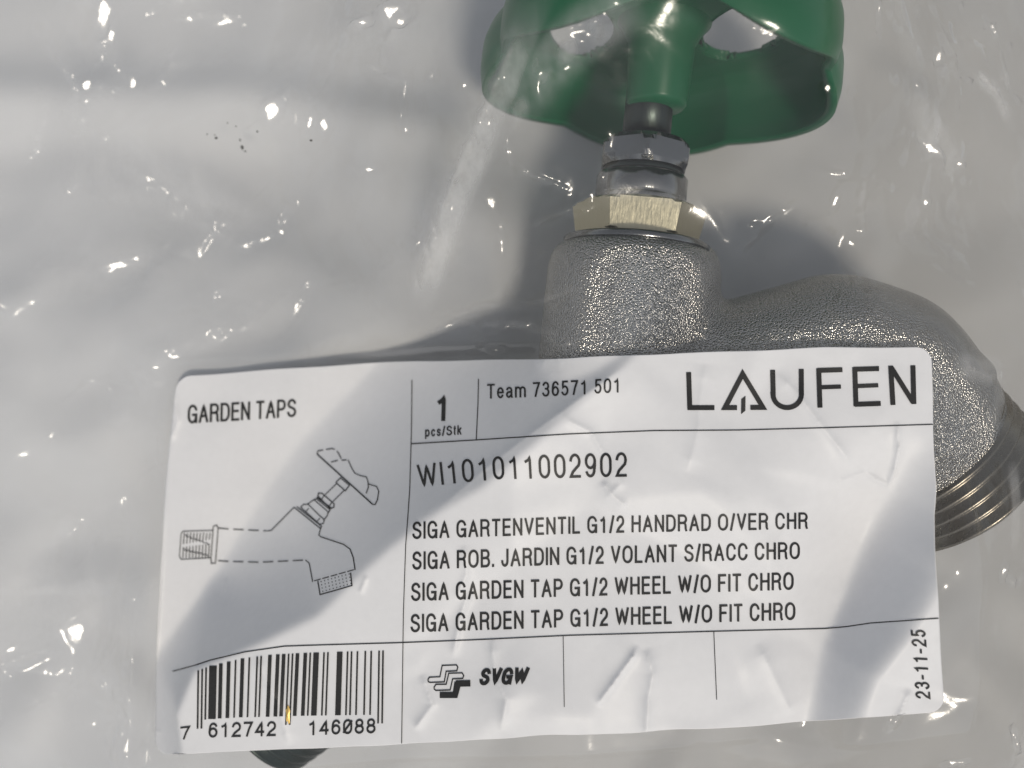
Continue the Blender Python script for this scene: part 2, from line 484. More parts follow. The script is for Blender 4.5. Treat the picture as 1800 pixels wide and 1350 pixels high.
part('hub', lathe([(-12.4, 0.5), (-12.4, 3.7), (-11.8, 4.1), (-4.0, 4.5), (-2.0, 5.4), (-0.9, 6.4), (0.9, 6.4), (1.4, 5.0), (1.6, 0.5)], wc, SA, 64), m_green, wheel)

# ------------------------------------------------------------------ drape: film height field
G = 0.27
gx = np.arange(-118, 118 + G, G); gy = np.arange(-92, 92 + G, G)
NX, NY = len(gx), len(gy)
GX, GY = np.meshgrid(gx, gy)

raw = np.full((NY, NX), 0.0)
for pts in tap_pts:
    ix = np.clip(np.round((pts[:, 0] - gx[0]) / G).astype(int), 0, NX - 1)
    iy = np.clip(np.round((pts[:, 1] - gy[0]) / G).astype(int), 0, NY - 1)
    np.maximum.at(raw, (iy, ix), pts[:, 2])
def shift(a, dy, dx):
    return np.roll(np.roll(a, dy, 0), dx, 1)
for _ in range(3):
    for dy, dx in ((0, 1), (0, -1), (1, 0), (-1, 0)):
        raw = np.maximum(raw, shift(raw, dy, dx))

def noise(wl, seed):
    r = np.random.default_rng(seed)
    n = blur(r.standard_normal((NY, NX)), wl / G * 0.28)
    return n / n.std()

def facets(sp, seed):
    """piecewise flat field over a jittered triangle lattice: the look of a sheet crumpled flat again"""
    r = np.random.default_rng(seed)
    nx_, ny_ = int((gx[-1] - gx[0]) / sp) + 3, int((gy[-1] - gy[0]) / sp) + 3
    px_ = gx[0] - sp + sp * np.arange(nx_)[None, :] + r.uniform(-.45, .45, (ny_, nx_)) * sp
    py_ = gy[0] - sp + sp * np.arange(ny_)[:, None] + r.uniform(-.45, .45, (ny_, nx_)) * sp
    hz = r.standard_normal((ny_, nx_))
    out_ = np.zeros((NY, NX))
    for j in range(ny_ - 1):
        for i in range(nx_ - 1):
            q = [(j, i), (j, i + 1), (j + 1, i + 1), (j + 1, i)]
            tris = ((0, 1, 2), (0, 2, 3)) if r.random() < .5 else ((0, 1, 3), (1, 2, 3))
            for t3_ in tris:
                P_ = [(px_[q[k]], py_[q[k]], hz[q[k]]) for k in t3_]
                x0, x1 = min(p[0] for p in P_), max(p[0] for p in P_); y0, y1 = min(p[1] for p in P_), max(p[1] for p in P_)
                a0, a1 = max(0, int((x0 - gx[0]) / G)), min(NX, int((x1 - gx[0]) / G) + 2)
                b0, b1 = max(0, int((y0 - gy[0]) / G)), min(NY, int((y1 - gy[0]) / G) + 2)
                if a0 >= a1 or b0 >= b1:
                    continue
                X_, Y_ = GX[b0:b1, a0:a1], GY[b0:b1, a0:a1]
                (xa, ya, za), (xb, yb, zb), (xc, yc, zc) = P_
                D_ = (yb - yc) * (xa - xc) + (xc - xb) * (ya - yc)
                if abs(D_) < 1e-9:
                    continue
                l1 = ((yb - yc) * (X_ - xc) + (xc - xb) * (Y_ - yc)) / D_
                l2 = ((yc - ya) * (X_ - xc) + (xa - xc) * (Y_ - yc)) / D_
                l3 = 1 - l1 - l2
                m_ = (l1 >= -1e-6) & (l2 >= -1e-6) & (l3 >= -1e-6)
                sub = out_[b0:b1, a0:a1]
                sub[m_] = (l1 * za + l2 * zb + l3 * zc)[m_]
    return out_

def tent(a, k):
    z = a.copy()
    st = 1
    while st <= 256:
        for dy, dx in ((0, 1), (0, -1), (1, 0), (-1, 0), (1, 1), (1, -1), (-1, 1), (-1, -1)):
            dd = math.hypot(dy, dx) * st * G * k
            s = shift(z, dy * st, dx * st)
            z = np.maximum(z, s - dd)
        st *= 2
    return z
base = 10.0 + 1.1 * noise(40, 3) + 0.5 * noise(18, 4)

# ---- label relief, in reference pixels (13 px per mm)
QX = GX * 13.0 + 900.0; QY = 675.0 - GY * 13.0
def seg_dist(pl, X, Y, signed=True):
    best = np.full(X.shape, 1e9); sg = np.ones(X.shape); par = np.zeros(X.shape)
    pl = np.array(pl, float)
    cum = np.concatenate([[0], np.cumsum(np.hypot(*np.diff(pl, axis=0).T))])
    for i in range(len(pl) - 1):
        a, b = pl[i], pl[i + 1]
        ab = b - a; L2 = (ab ** 2).sum()
        t = np.clip(((X - a[0]) * ab[0] + (Y - a[1]) * ab[1]) / L2, 0, 1)
        dx = X - (a[0] + t * ab[0]); dy = Y - (a[1] + t * ab[1])
        d = np.hypot(dx, dy)
        m = d < best
        best = np.where(m, d, best)
        cr = ab[0] * dy - ab[1] * dx
        sg = np.where(m, np.where(cr >= 0, 1, -1), sg)
        par = np.where(m, (cum[i] + t * math.sqrt(L2)) / cum[-1], par)
    return best, sg, par

# world-space versions of photographed lines: unproject with the guessed height of the sheet there
def plateau_q(qx, qy):
    return 37.4 - 0.0040 * np.maximum(qy - 760, 0) - 0.0155 * np.maximum(900 - qx, 0)
def to_q(px, py, z):
    w_ = unproj(px, py, z)
    return (w_[0] * 13 + 900, 675 - w_[1] * 13)

ridge_px = [(1190, 540), (1095, 640), (960, 758), (850, 850), (750, 907), (690, 955), (640, 1000), (560, 1078), (470, 1120), (345, 1172), (312, 1250), (322, 1340), (330, 1560)]
left_px = [(770, 520), (690, 610), (600, 705), (525, 780), (470, 860), (420, 940), (380, 1005), (330, 1075), (262, 1165), (225, 1260), (215, 1340), (215, 1560)]
ridge = [to_q(x, y, 36.5 - 0.0175 * max(0, 950 - x)) for x, y in ridge_px]
left = [to_q(x, y, 13.0) for x, y in left_px]
dr, sr, _ = seg_dist(ridge, QX, QY)
dl, sl, _ = seg_dist(left, QX, QY)
# sign: going down-left along the line, the lower right side is "inside" (plateau)
inside_r = sr < 0
inside_l = sl < 0
t = np.where(inside_r, 1.0, np.where(inside_l, dl / (dl + dr + 1e-6), 0.0))
prof_t = 0.35 * t + 0.65 * t ** 1.7
plat = plateau_q(QX, QY)
drop = 15.0
lowz = 12.5 - 0.003 * np.maximum(QY - 900, 0)
labz = lowz + (plat - lowz) * prof_t
# right-hand fold
fold = [to_q(x, y, 36) for x, y in [(1600, 690), (1583, 790), (1572, 880), (1540, 970), (1505, 1060), (1462, 1150), (1440, 1240), (1425, 1330), (1405, 1480)]]
df, sf, pf = seg_dist(fold, QX, QY)
sgn = -sf * df                                           # + to the right of the fold
amp = sstep((pf - 0.06) / 0.28) * (1 - 0.45 * sstep((pf - 0.42) / 0.35))
wid = 88 - 36 * sstep((pf - 0.25) / 0.45)
labz = labz + amp * np.where(sgn < 0, -4.2 * np.exp(-(sgn / 130.0) ** 2), -4.2 + 9.4 * sstep(sgn / wid) - 3.0 * sstep((sgn - wid) / 120.0))
labz = labz + 0.26 * noise(16, 11) + 0.06 * noise(7, 12)
fz = sstep((QX - 620) / 300.0) * (0.45 + 0.55 * sstep((QY - 800) / 300.0))
labz = labz + blur(facets(13, 41) * 1.15 + facets(6.5, 42) * 0.26, 0.38 / G) * fz

# mask of the label (px -> q), soft edge
lab_poly = [to_q(x, y, z) for x, y, z in [(300, 650, 16), (760, 628, 26), (1000, 622, 36), (1640, 603, 37), (1668, 1000, 33), (1670, 1262, 33),
                                          (1000, 1302, 34), (700, 1318, 31), (480, 1328, 25), (262, 1342, 13), (265, 1150, 15), (285, 850, 16)]]
dm_, _, _ = seg_dist(lab_poly + [lab_poly[0]], QX, QY)
inside = np.zeros(QX.shape, bool)
for i in range(len(lab_poly)):
    x1, y1 = lab_poly[i]; x2, y2 = lab_poly[(i + 1) % len(lab_poly)]
    cond = ((y1 > QY) != (y2 > QY)) & (QX < (x2 - x1) * (QY - y1) / ((y2 - y1) if y2 != y1 else 1e-9) + x1)
    inside ^= cond
sd_ = np.where(inside, dm_, -dm_)
labz = np.maximum(labz, np.where(raw > 4, raw + 0.5, 0))
labz = blur(labz, 0.45 / G)
need = np.maximum(np.where(raw > 4, raw + 0.7, 0), np.where(sd_ > -8, labz, 0))
env = np.maximum(tent(need, 0.78), base)
env = blur(env, 3.2 / G)
env = np.maximum(env, np.where(raw > 4, raw + 0.6, 0))
env = blur(env, 0.9 / G) + 0.3
mask = sstep((sd_ + 26) / 24.0)
film0 = env * (1 - mask) + np.maximum(labz, np.where(raw > 4, raw + 0.4, 0)) * mask

# ---- film crumple, faded out under the label
out = 1 - sstep((sd_ + 60) / 60.0)
cr1 = -np.abs(noise(26, 21)); cr2 = -np.abs(noise(11, 22)); zone = sstep(0.5 + 0.6 * noise(34, 23))
zone2 = sstep(0.42 + 0.55 * noise(30, 26))
crumple = 0.30 * cr1 + 0.12 * cr2 * zone + 0.80 * facets(11, 51) * (0.4 + 0.6 * zone2) + 0.30 * facets(4.6, 52) * zone2 * (0.3 + zone) + 0.03 * noise(4, 24)
zone3 = sstep(0.9 * noise(13, 27) - 0.35)                  # tightly crinkled patches
crumple = crumple + 0.20 * facets(2.3, 53) * zone3 + 0.035 * facets(2.0, 54)
taut = (1 - 0.80 * np.clip(1.5 * blur(np.where(raw > 22, 1.0, 0.0), 5.0 / G), 0, 1)) * (1 + 0.9 * sstep((700 - QX) / 700.0))      # stretched over the tap, so flatter there
film = film0 + out * taut * blur(crumple, 0.20 / G)
film = np.maximum(film, np.where(raw > 4, raw + 0.3, 0))

foldw = np.zeros_like(film)
crink = 0.55 * sstep(1.1 * noise(12, 27) - 1.0) * out * taut
def crease(px_line, h, wd, z, seed=None, brk=0.6, white=0.5):
    """sharp fold along a photographed line; z = guessed film height there"""
    global film, foldw, crink
    q = [to_q(x, y, z) for x, y in px_line]
    d, s, p = seg_dist(q, QX, QY)
    env_ = np.clip(np.minimum(p, 1 - p) * 8, 0, 1)
    r = np.random.default_rng(len(px_line) * 17 + int(px_line[0][0]))
    ph = r.uniform(0, 6.28, 3)
    Lq = sum(math.hypot(b_[0] - a_[0], b_[1] - a_[1]) for a_, b_ in zip(q[:-1], q[1:])) / 13.0
    md_ = 1 - brk * 0.5 * (1 + np.sin(p * Lq / 0.9 + ph[0]) * np.sin(p * Lq / 1.7 + ph[1]))
    film = film + h * env_ * md_ * np.exp(-d / (wd * 8.0))
    if white < 1.5:
        crink = np.maximum(crink, env_ * np.clip(md_ * 1.3, 0, 1) * np.exp(-(d / (wd * 11.0 + 4)) ** 2))
    foldw = np.maximum(foldw, white * env_ * md_ * np.exp(-(d / (wd * 10.0)) ** 2))

# film folds seen in the photograph
for ln, h, wd, z in [
    ([(200, 285), (265, 310), (310, 345), (370, 395), (430, 435), (490, 415), (530, 355)], 0.7, 0.8, 7),
    ([(70, 40), (110, 100), (150, 160), (150, 215), (130, 235)], 0.7, 0.9, 7),
    ([(150, 5), (175, 30), (190, 75), (240, 160)], 0.9, 1.3, 7),
    ([(310, 50), (370, 40), (440, 45)], 0.7, 0.9, 7),
    ([(455, 185), (490, 215), (530, 195), (575, 230)], 1.1, 1.6, 8),
    ([(620, 105), (700, 130), (740, 140), (710, 180), (705, 215), (760, 245)], 0.9, 1.0, 9),
    ([(630, 45), (670, 30), (700, 40), (720, 0)], 1.2, 1.6, 9),
    ([(180, 470), (240, 455), (320, 480)], 0.7, 1.2, 7),
    ([(915, 160), (880, 230), (820, 330), (770, 430), (735, 520)], 1.3, 1.7, 20),
    ([(780, 355), (755, 415), (735, 470), (730, 515)], 0.6, 0.5, 16),
    ([(760, 550), (840, 535), (940, 533), (1000, 515), (1030, 505)], 0.9, 0.6, 30),
    ([(885, 265), (893, 310), (925, 335), (1000, 365)], 0.6, 0.45, 26),
    ([(700, 590), (800, 560), (920, 570), (1000, 600)], 0.5, 0.7, 30),
    ([(1470, 345), (1475, 375), (1490, 430)], 0.7, 0.7, 26),
    ([(1545, 0), (1548, 25), (1540, 60)], 0.8, 0.7, 34),
    ([(1610, 0), (1620, 30), (1640, 90), (1655, 120), (1610, 150), (1690, 140)], 0.8, 0.9, 26),
    ([(1690, 140), (1720, 138), (1760, 155), (1800, 175)], 0.9, 0.6, 22),
    ([(1740, 5), (1775, 40), (1778, 90), (1800, 150)], 0.8, 0.8, 20),
    ([(1600, 230), (1640, 260), (1700, 290)], 1.0, 1.6, 24),
    ([(1755, 1000), (1770, 1020), (1790, 1025), (1810, 1000)], 0.9, 0.8, 16),
    ([(1800, 1270), (1780, 1310), (1760, 1345)], 0.9, 0.8, 12),
    ([(1640, 1335), (1700, 1340), (1760, 1330)], 0.8, 0.9, 14),
    ([(215, 1200), (220, 1270), (222, 1340)], 1.0, 1.2, 12),
    ([(120, 1120), (50, 1145), (0, 1150)], 0.6, 1.2, 8),
    ([(1790, 650), (1745, 660), (1680, 640)], 0.5, 0.6, 34),
    ([(1100, 15), (1000, 80), (930, 135), (890, 190)], 0.35, 1.8, 46),
    ([(290, 690), (300, 740), (285, 780)], 0.5, 0.6, 16)]:
    crease(ln, h, wd, z, white=0.9 if wd > 1.65 else 0.25)
rr_ = np.random.default_rng(5)
for k in range(150):                                       # long branching creases
    x0, y0 = rr_.uniform(0, 1800), rr_.uniform(0, 1350)
    if (240 < x0 < 1680 and 600 < y0 < 1340) or (860 < x0 < 1500 and y0 < 300):
        continue
    a0 = rr_.uniform(0, 6.28) if (k % 3 == 0 or x0 > 800) else -0.75 + rr_.normal() * 0.45
    ln = [(x0, y0)]
    for j in range(rr_.integers(3, 7)):
        a0 += rr_.uniform(-0.6, 0.6); L_ = rr_.uniform(10, 48)
        ln.append((ln[-1][0] + L_ * math.cos(a0), ln[-1][1] + L_ * math.sin(a0)))
    zg = 34 if (x0 > 850 and y0 < 640) else 14
    hh_ = rr_.uniform(0.10, 0.34)
    crease(ln, hh_, rr_.uniform(0.3, 0.55), zg, white=0.12)
    m2 = ln[len(ln) // 2]; a1 = a0 + rr_.choice([-1, 1]) * rr_.uniform(0.7, 1.4); L_ = rr_.uniform(20, 60)
    crease([m2, (m2[0] + L_ * math.cos(a1), m2[1] + L_ * math.sin(a1))], hh_ * 0.8, 0.35, zg, white=0.1)

def dimple(px, py, a, b, ang, z):
    """small glint facet added to the film, tilted to mirror the sun into the camera; a, b half axes in photograph px"""
    global film, crink
    for _ in range(25):
        P_ = unproj(px, py, z)
        ix = int(np.clip((P_[0] - gx[0]) / G, 0, NX - 1)); iy = int(np.clip((P_[1] - gy[0]) / G, 0, NY - 1))
        z = 0.5 * z + 0.5 * film[iy, ix]
    P_ = unproj(px, py, z)
    d_ = Vector((-P_[0], -P_[1], H - z)).normalized()
    h_ = (d_ + SUN).normalized()
    ix = np.clip(int((P_[0] - gx[0]) / G), 2, NX - 3); iy = np.clip(int((P_[1] - gy[0]) / G), 2, NY - 3)
    sx, sy = -h_.x / h_.z, -h_.y / h_.z
    w_ = int(max(a, b) * 0.09 * 2.2 / G) + 3
    sl = np.s_[max(0, iy - w_):iy + w_ + 1, max(0, ix - w_):ix + w_ + 1]
    X_, Y_ = GX[sl] - P_[0], GY[sl] - P_[1]
    ca, sa = math.cos(-ang), math.sin(-ang)
    u = (X_ * ca + Y_ * sa) / (a * 0.09); v = (-X_ * sa + Y_ * ca) / (b * 0.09)
    wn = np.exp(-(u * u + v * v) ** 2.5)
    film[sl] = film[sl] * (1 - wn) + (z + sx * X_ + sy * Y_ + 0.02 * np.sin(X_ * 5 + px) * np.sin(Y_ * 4 + py)) * wn
    crink[sl] *= 1 - wn
for args in [(182, 25, 12, 34, 0.2), (196, 62, 7, 16, 0.1), (208, 467, 26, 7, -0.1), (238, 456, 12, 5, 0), (478, 195, 16, 20, 0.6), (520, 210, 5, 18, 0.1), (545, 216, 7, 16, 0.4), (570, 220, 12, 14, 0.2),
             (640, 40, 20, 6, 0.1), (690, 22, 24, 16, 0.3), (705, 40, 9, 9, 0), (262, 316, 16, 4, 0.5), (292, 336, 16, 4.5, 0.7), (310, 350, 9, 5, 0.8), (385, 412, 14, 3.5, 0.5), (432, 433, 14, 4, 0), (470, 420, 12, 4, -0.5), (495, 408, 10, 6, -0.4),
             (525, 358, 6, 9, 0), (152, 150, 10, 10, 0.3), (152, 178, 6, 6, 0), (146, 212, 4, 9, 0), (234, 146, 7, 10, 0.4), (180, 102, 5, 10, 0), (395, 40, 22, 6, -0.2), (430, 44, 8, 5, 0.3),
             (712, 160, 6, 16, 0.3), (705, 205, 5, 12, 0.1), (715, 228, 8, 7, 0.6), (625, 107, 6, 4, 0.3), (660, 122, 16, 5, 0.4), (760, 134, 7, 7, 0), (818, 150, 8, 6, 0), (740, 185, 4, 10, -0.4),
             (865, 355, 10, 12, 0), (882, 400, 6, 9, 0), (883, 432, 6, 15, 0), (615, 298, 5, 4, 0), (650, 298, 16, 6, 0), (762, 400, 4, 12, -0.4), (750, 440, 4, 14, -0.3), (733, 500, 4, 12, -0.1), (800, 545, 30, 2.5, -0.12), (880, 533, 38, 2.5, -0.03), (960, 528, 24, 2.5, -0.2),
             (900, 310, 3, 16, 0), (920, 332, 12, 3, 0.6), (1468, 352, 6, 12, 0), (1478, 425, 6, 15, 0.3), (1497, 428, 9, 5, 0), (1455, 155, 9, 6, 0), (1500, 160, 6, 4, 0), (1545, 25, 4, 22, 0), (1613, 20, 5, 8, 0), (1690, 12, 5, 9, 0), (1650, 100, 7, 14, 0.3), (1612, 150, 7, 6, 0), (1652, 145, 4, 7, 0.3), (1640, 262, 28, 8, 0.5), (1688, 288, 12, 6, 0.2), (1628, 355, 10, 8, 0), (1775, 85, 4, 10, 0.2),
             (1700, 138, 12, 3, 0), (1740, 148, 20, 3, 0.4), (1782, 165, 20, 3, 0.5), (1740, 45, 12, 3, -0.4), (1765, 1005, 6, 12, 0.5), (1778, 1022, 10, 6, 0.5), (1795, 1018, 10, 4, -0.6), (1785, 1300, 4, 26, -0.5), (1680, 1340, 20, 5, 0), (310, 628, 12, 4, 0.1),
             (216, 1290, 6, 10, 0), (220, 1315, 6, 12, 0), (135, 1110, 12, 20, 0.4), (20, 1142, 10, 8, 0), (45, 1138, 6, 4, 0), (288, 730, 3, 9, -0.5), (300, 735, 2.5, 7, -0.3), (40, 258, 5, 4, 0), (135, 325, 5, 5, 0), (870, 615, 14, 7, 0), (930, 570, 12, 5, -0.3), (790, 572, 14, 6, -0.2), (1000, 605, 12, 5, 0), (1300, 605, 8, 4, 0)]:
    dimple(args[0], args[1], args[2] * 1.25, args[3] * 1.2, args[4], 30 if (args[0] > 850 and args[1] < 640) else 12)

def haze_band(px_line, wmm, amt, z):
    """doubled or stretched film: a whiter strip"""
    global foldw
    q = [to_q(x, y, z) for x, y in px_line]
    d, s, p = seg_dist(q, QX, QY)
    tap_ = np.clip(np.minimum(p, 1 - p) * 5, 0, 1)
    foldw = np.maximum(foldw, amt * tap_ * np.exp(-(d / (wmm * 13.0)) ** 4) * np.where(sd_ > -25, 0, 1))
haze_band([(940, 110), (905, 190), (870, 260), (815, 350), (765, 450), (725, 560)], 2.0, 0.85, 24)
haze_band([(1120, 20), (1020, 70), (960, 110), (905, 180)], 2.6, 0.5, 44)
haze_band([(560, 80), (640, 110), (760, 145), (790, 170)], 2.4, 0.45, 14)
haze_band([(40, 330), (180, 300), (330, 350), (470, 440)], 4.5, 0.30, 11)
haze_band([(0, 1110), (90, 1060), (200, 1090), (210, 1230)], 5.0, 0.40, 11)
haze_band([(60, 520), (220, 470), (330, 480)], 2.8, 0.28, 11)
haze_band([(600, 60), (680, 20), (760, -30)], 4.0, 0.40, 15)
haze_band([(1540, 210), (1620, 250), (1720, 300)], 2.2, 0.45, 26)
haze_band([(1500, -20), (1560, 60), (1590, 140)], 2.5, 0.35, 30)
haze_band([(1690, 140), (1760, 150), (1830, 190)], 1.4, 0.6, 22)
haze_band([(1690, 1300), (1770, 1250), (1830, 1180)], 4.0, 0.35, 12)
haze_band([(1800, 640), (1740, 652), (1660, 640)], 1.6, 0.5, 34)
haze_band([(1720, 800), (1722, 870), (1712, 960)], 0.9, 0.5, 26)

# creases pressed into the label itself
lab_cr = [([(1365, 655), (1400, 690), (1440, 745), (1485, 800), (1500, 825)], 0.32, 1.0, 37),
          ([(1528, 832), (1550, 845), (1578, 858), (1582, 800), (1575, 740)], 0.40, 0.5, 37),
          ([(1480, 850), (1528, 832)], 0.2, 0.5, 37),
          ([(1095, 645), (985, 725), (930, 765), (860, 820), (760, 905)], 0.25, 0.9, 37),
          ([(985, 722), (1000, 740), (1040, 760), (1090, 850), (1060, 880)], 0.22, 0.8, 37),
          ([(1058, 845), (1075, 870), (1100, 890)], 0.3, 0.6, 37),
          ([(1115, 1125), (1085, 1170), (1045, 1225)], 0.55, 0.6, 35),
          ([(1130, 1130), (1140, 1170), (1132, 1215), (1130, 1285)], 0.5, 0.9, 35),
          ([(800, 1060), (820, 1010), (815, 960)], 0.25, 0.8, 36),
          ([(795, 1160), (810, 1080), (825, 1040)], 0.35, 0.8, 35),
          ([(865, 1120), (870, 1180), (890, 1215), (880, 1280)], 0.4, 0.9, 35),
          ([(725, 1290), (760, 1240), (740, 1190)], 0.4, 0.9, 34),
          ([(369, 1035), (372, 1048), (370, 1060)], 0.25, 0.35, 20),
          ([(632, 1045), (640, 1025), (644, 1012)], 0.28, 0.4, 33),
          ([(1520, 1258), (1535, 1235), (1560, 1180)], 0.4, 0.9, 33),
          ([(1240, 640), (1225, 760), (1205, 830)], 0.25, 1.6, 37),
          ([(1400, 900), (1360, 960), (1340, 1060)], 0.22, 1.6, 36),
          ([(1330, 1130), (1360, 1190), (1395, 1260)], 0.3, 1.6, 34),
          ([(450, 1150), (490, 1230), (510, 1310)], 0.3, 1.2, 29)]
for ln, h, wd, z in lab_cr:
    crease(ln, h * 1.9, wd, z, brk=0.3)

# bag closes on the table outside the picture
edge = np.minimum(np.minimum(GX - gx[0], gx[-1] - GX), np.minimum(GY - gy[0], gy[-1] - GY))
film = 0.2 + (film - 0.2) * sstep(edge / 16.0)
film = np.maximum(film, 0.2)

def film_at(x, y):
    fx = np.clip((np.asarray(x) - gx[0]) / G, 0, NX - 1.001); fy = np.clip((np.asarray(y) - gy[0]) / G, 0, NY - 1.001)
    i = fx.astype(int); j = fy.astype(int); u = fx - i; v = fy - j
    return (film[j, i] * (1 - u) * (1 - v) + film[j, i + 1] * u * (1 - v) + film[j + 1, i] * (1 - u) * v + film[j + 1, i + 1] * u * v)

def on_film(px, py, off):
    """photograph pixels -> points lying `off` mm above the film (first surface along the sight line)"""
    px = np.asarray(px, float); py = np.asarray(py, float)
    z = np.full(px.shape, 30.0)
    for _ in range(40):
        s = (H - z) / FPX
        z = 0.5 * z + 0.5 * (film_at((px - 900) * s, (675 - py) * s) + off)
    s = (H - z) / FPX
    x = (px - 900) * s; y = (675 - py) * s
    return np.stack([x, y, film_at(x, y) + off], -1)

def grid_faces(ny, nx):
    idx = np.arange(ny * nx).reshape(ny, nx)
    return np.stack([idx[:-1, :-1], idx[:-1, 1:], idx[1:, 1:], idx[1:, :-1]], -1).reshape(-1, 4)

def grid_mesh(name, X, Y, Z, mat, parent):
    ny, nx = X.shape
    me = bpy.data.meshes.new(name)
    co = np.stack([X, Y, Z], -1).reshape(-1, 3) * MM
    fc_ = grid_faces(ny, nx)
    me.vertices.add(len(co)); me.vertices.foreach_set('co', co.ravel())
    me.loops.add(fc_.size); me.loops.foreach_set('vertex_index', fc_.ravel().astype(np.int32))
    me.polygons.add(len(fc_)); me.polygons.foreach_set('loop_start', np.arange(0, fc_.size, 4, dtype=np.int32))
    me.update(calc_edges=True); me.validate()
    me.polygons.foreach_set('use_smooth', np.ones(len(fc_), bool))
    me.materials.append(mat)
    o = bpy.data.objects.new(name, me); C.objects.link(o); o.parent = parent
    return o

bag = empty('plastic_bag', 'crumpled clear plastic bag with a printed white label, lying on the table', 'bag')
ff = grid_mesh('front_film', GX, GY, film, m_film, bag)
fa = ff.data.attributes.new('fold', 'FLOAT', 'POINT')
fa.data.foreach_set('value', foldw.ravel().astype(np.float32))
fa = ff.data.attributes.new('crinkle', 'FLOAT', 'POINT')
fa.data.foreach_set('value', np.clip(crink, 0, 1).ravel().astype(np.float32))
# back layer of the bag: gently waved sheet on the table
st = 3
bx, by = GX[::st, ::st], GY[::st, ::st]
def bump_line(pts, h, wd):
    q = [to_q(x, y, 0) for x, y in pts]
    d, s, p = seg_dist(q, QX[::st, ::st], QY[::st, ::st])
    return h * np.exp(-(d / (wd * 13)) ** 2)
bz = 0.6 + (0.30 * (noise(30, 31) + 1.5) + 0.85 * blur(facets(12, 61), 1.0 / G) + 0.30 * blur(facets(5, 62), 0.6 / G))[::st, ::st]
bz = bz + bump_line([(-200, 185), (200, 190), (500, 205), (760, 240)], 4.2, 5.2) + bump_line([(-100, 640), (150, 600), (500, 700)], 1.6, 16)
bz = bz + 2.5 * sstep((300 - QX[::st, ::st]) / 500.0 + 0.55) * sstep((QY[::st, ::st] + 300) / 600)
bz = bz + bump_line([(150, 640), (480, 590), (820, 540)], 8.5, 15.0) + bump_line([(680, 330), (900, 400)], 6.0, 9.0)
bz = np.maximum(bz, -0.9)
be = np.minimum(np.minimum(bx - gx[0], gx[-1] - bx), np.minimum(by - gy[0], gy[-1] - by))
bz = np.minimum(bz, film[::st, ::st] - 1.2)
lowlim = np.full((NY, NX), 99.0)                          # keep the sheet under the tap
for pts in tap_pts:
    ix = np.clip(np.round((pts[:, 0] - gx[0]) / G).astype(int), 0, NX - 1)
    iy = np.clip(np.round((pts[:, 1] - gy[0]) / G).astype(int), 0, NY - 1)
    np.minimum.at(lowlim, (iy, ix), pts[:, 2])
lowlim = -tent(-lowlim, 0.9)
bz = np.minimum(bz, (blur(lowlim, 2.0) - 0.8)[::st, ::st])
bz = np.minimum(blur(bz, 1.6 / (G * st)), np.minimum(film - 0.5, lowlim - 0.3)[::st, ::st])
bz = np.maximum(bz, -0.8) * sstep(be / 8) - 0.4 * (1 - sstep(be / 8))
grid_mesh('back_film', bx, by, bz, m_back, bag)

# ------------------------------------------------------------------ the label
def resample(pl, n):
    pl = np.array(pl, float)
    c = np.concatenate([[0], np.cumsum(np.hypot(*np.diff(pl, axis=0).T))])
    s = np.linspace(0, c[-1], n)
    return np.stack([np.interp(s, c, pl[:, 0]), np.interp(s, c, pl[:, 1])], -1)
NXL, NYL = 540, 270
top = resample([(310, 661), (500, 648), (730, 634), (1000, 630), (1200, 620), (1450, 611), (1637, 610)], NXL)
bot = resample([(272, 1328), (500, 1317), (712, 1308), (1000, 1292), (1300, 1278), (1661, 1251)], NXL)
lef = resample([(310, 661), (300, 760), (292, 850), (281, 1000), (276, 1150), (274, 1200), (272, 1328)], NYL)
rig = resample([(1637, 610), (1641, 750), (1645, 860), (1642, 905), (1647, 1000), (1650, 1087), (1661, 1251)], NYL)
wv = np.linspace(0, 1, NXL)
top[:, 1] += 1.3 * np.sin(wv * 31) * np.sin(wv * 12 + 1) ; bot[:, 1] += (1.8 * np.sin(wv * 26 + 2) * np.sin(wv * 9) + 1.2 * np.sin(wv * 60) * np.sin(wv * 17)) * np.sin(np.pi * wv)
wv = np.linspace(0, 1, NYL)
rig[:, 0] += 1.4 * np.sin(wv * 19) * np.sin(np.pi * wv); lef[:, 0] += 1.2 * np.sin(wv * 14 + 1) * np.sin(np.pi * wv)
S = np.linspace(0, 1, NXL)[None, :].repeat(NYL, 0); T = np.linspace(0, 1, NYL)[:, None].repeat(NXL, 1)
rad = 27.0; Wp, Hp = 1350.0, 650.0
T = 0.5 - 0.5 * np.cos(np.pi * T) * 0.35 - 0.325 * (1 - 2 * T)      # denser rows at the ends for the round corners
T = (T - T.min()) / (T.max() - T.min())
dt = np.minimum(T, 1 - T) * Hp
ins = np.where(dt < rad, rad - np.sqrt(np.maximum(rad ** 2 - (rad - dt) ** 2, 0)), 0) / Wp
S = ins + S * (1 - 2 * ins)
def samp(cv, s):
    f = s * (len(cv) - 1); i = np.clip(f.astype(int), 0, len(cv) - 2); u = (f - i)[..., None]
    return cv[i] * (1 - u) + cv[i + 1] * u
c00, c10, c01, c11 = top[0], top[-1], bot[0], bot[-1]
s3, t3 = S[..., None], T[..., None]
LP = samp(top, S) * (1 - t3) + samp(bot, S) * t3 + samp(lef, T) * (1 - s3) + samp(rig, T) * s3 \
    - ((1 - s3) * (1 - t3) * c00 + s3 * (1 - t3) * c10 + (1 - s3) * t3 * c01 + s3 * t3 * c11)
LW = on_film(LP[..., 0], LP[..., 1], 0.16)
ring = [(0, k) for k in range(NXL)] + [(j, NXL - 1) for j in range(1, NYL)] + [(NYL - 1, k) for k in range(NXL - 2, -1, -1)] + [(j, 0) for j in range(NYL - 2, 0, -1)]
vt = LW.reshape(-1, 3)
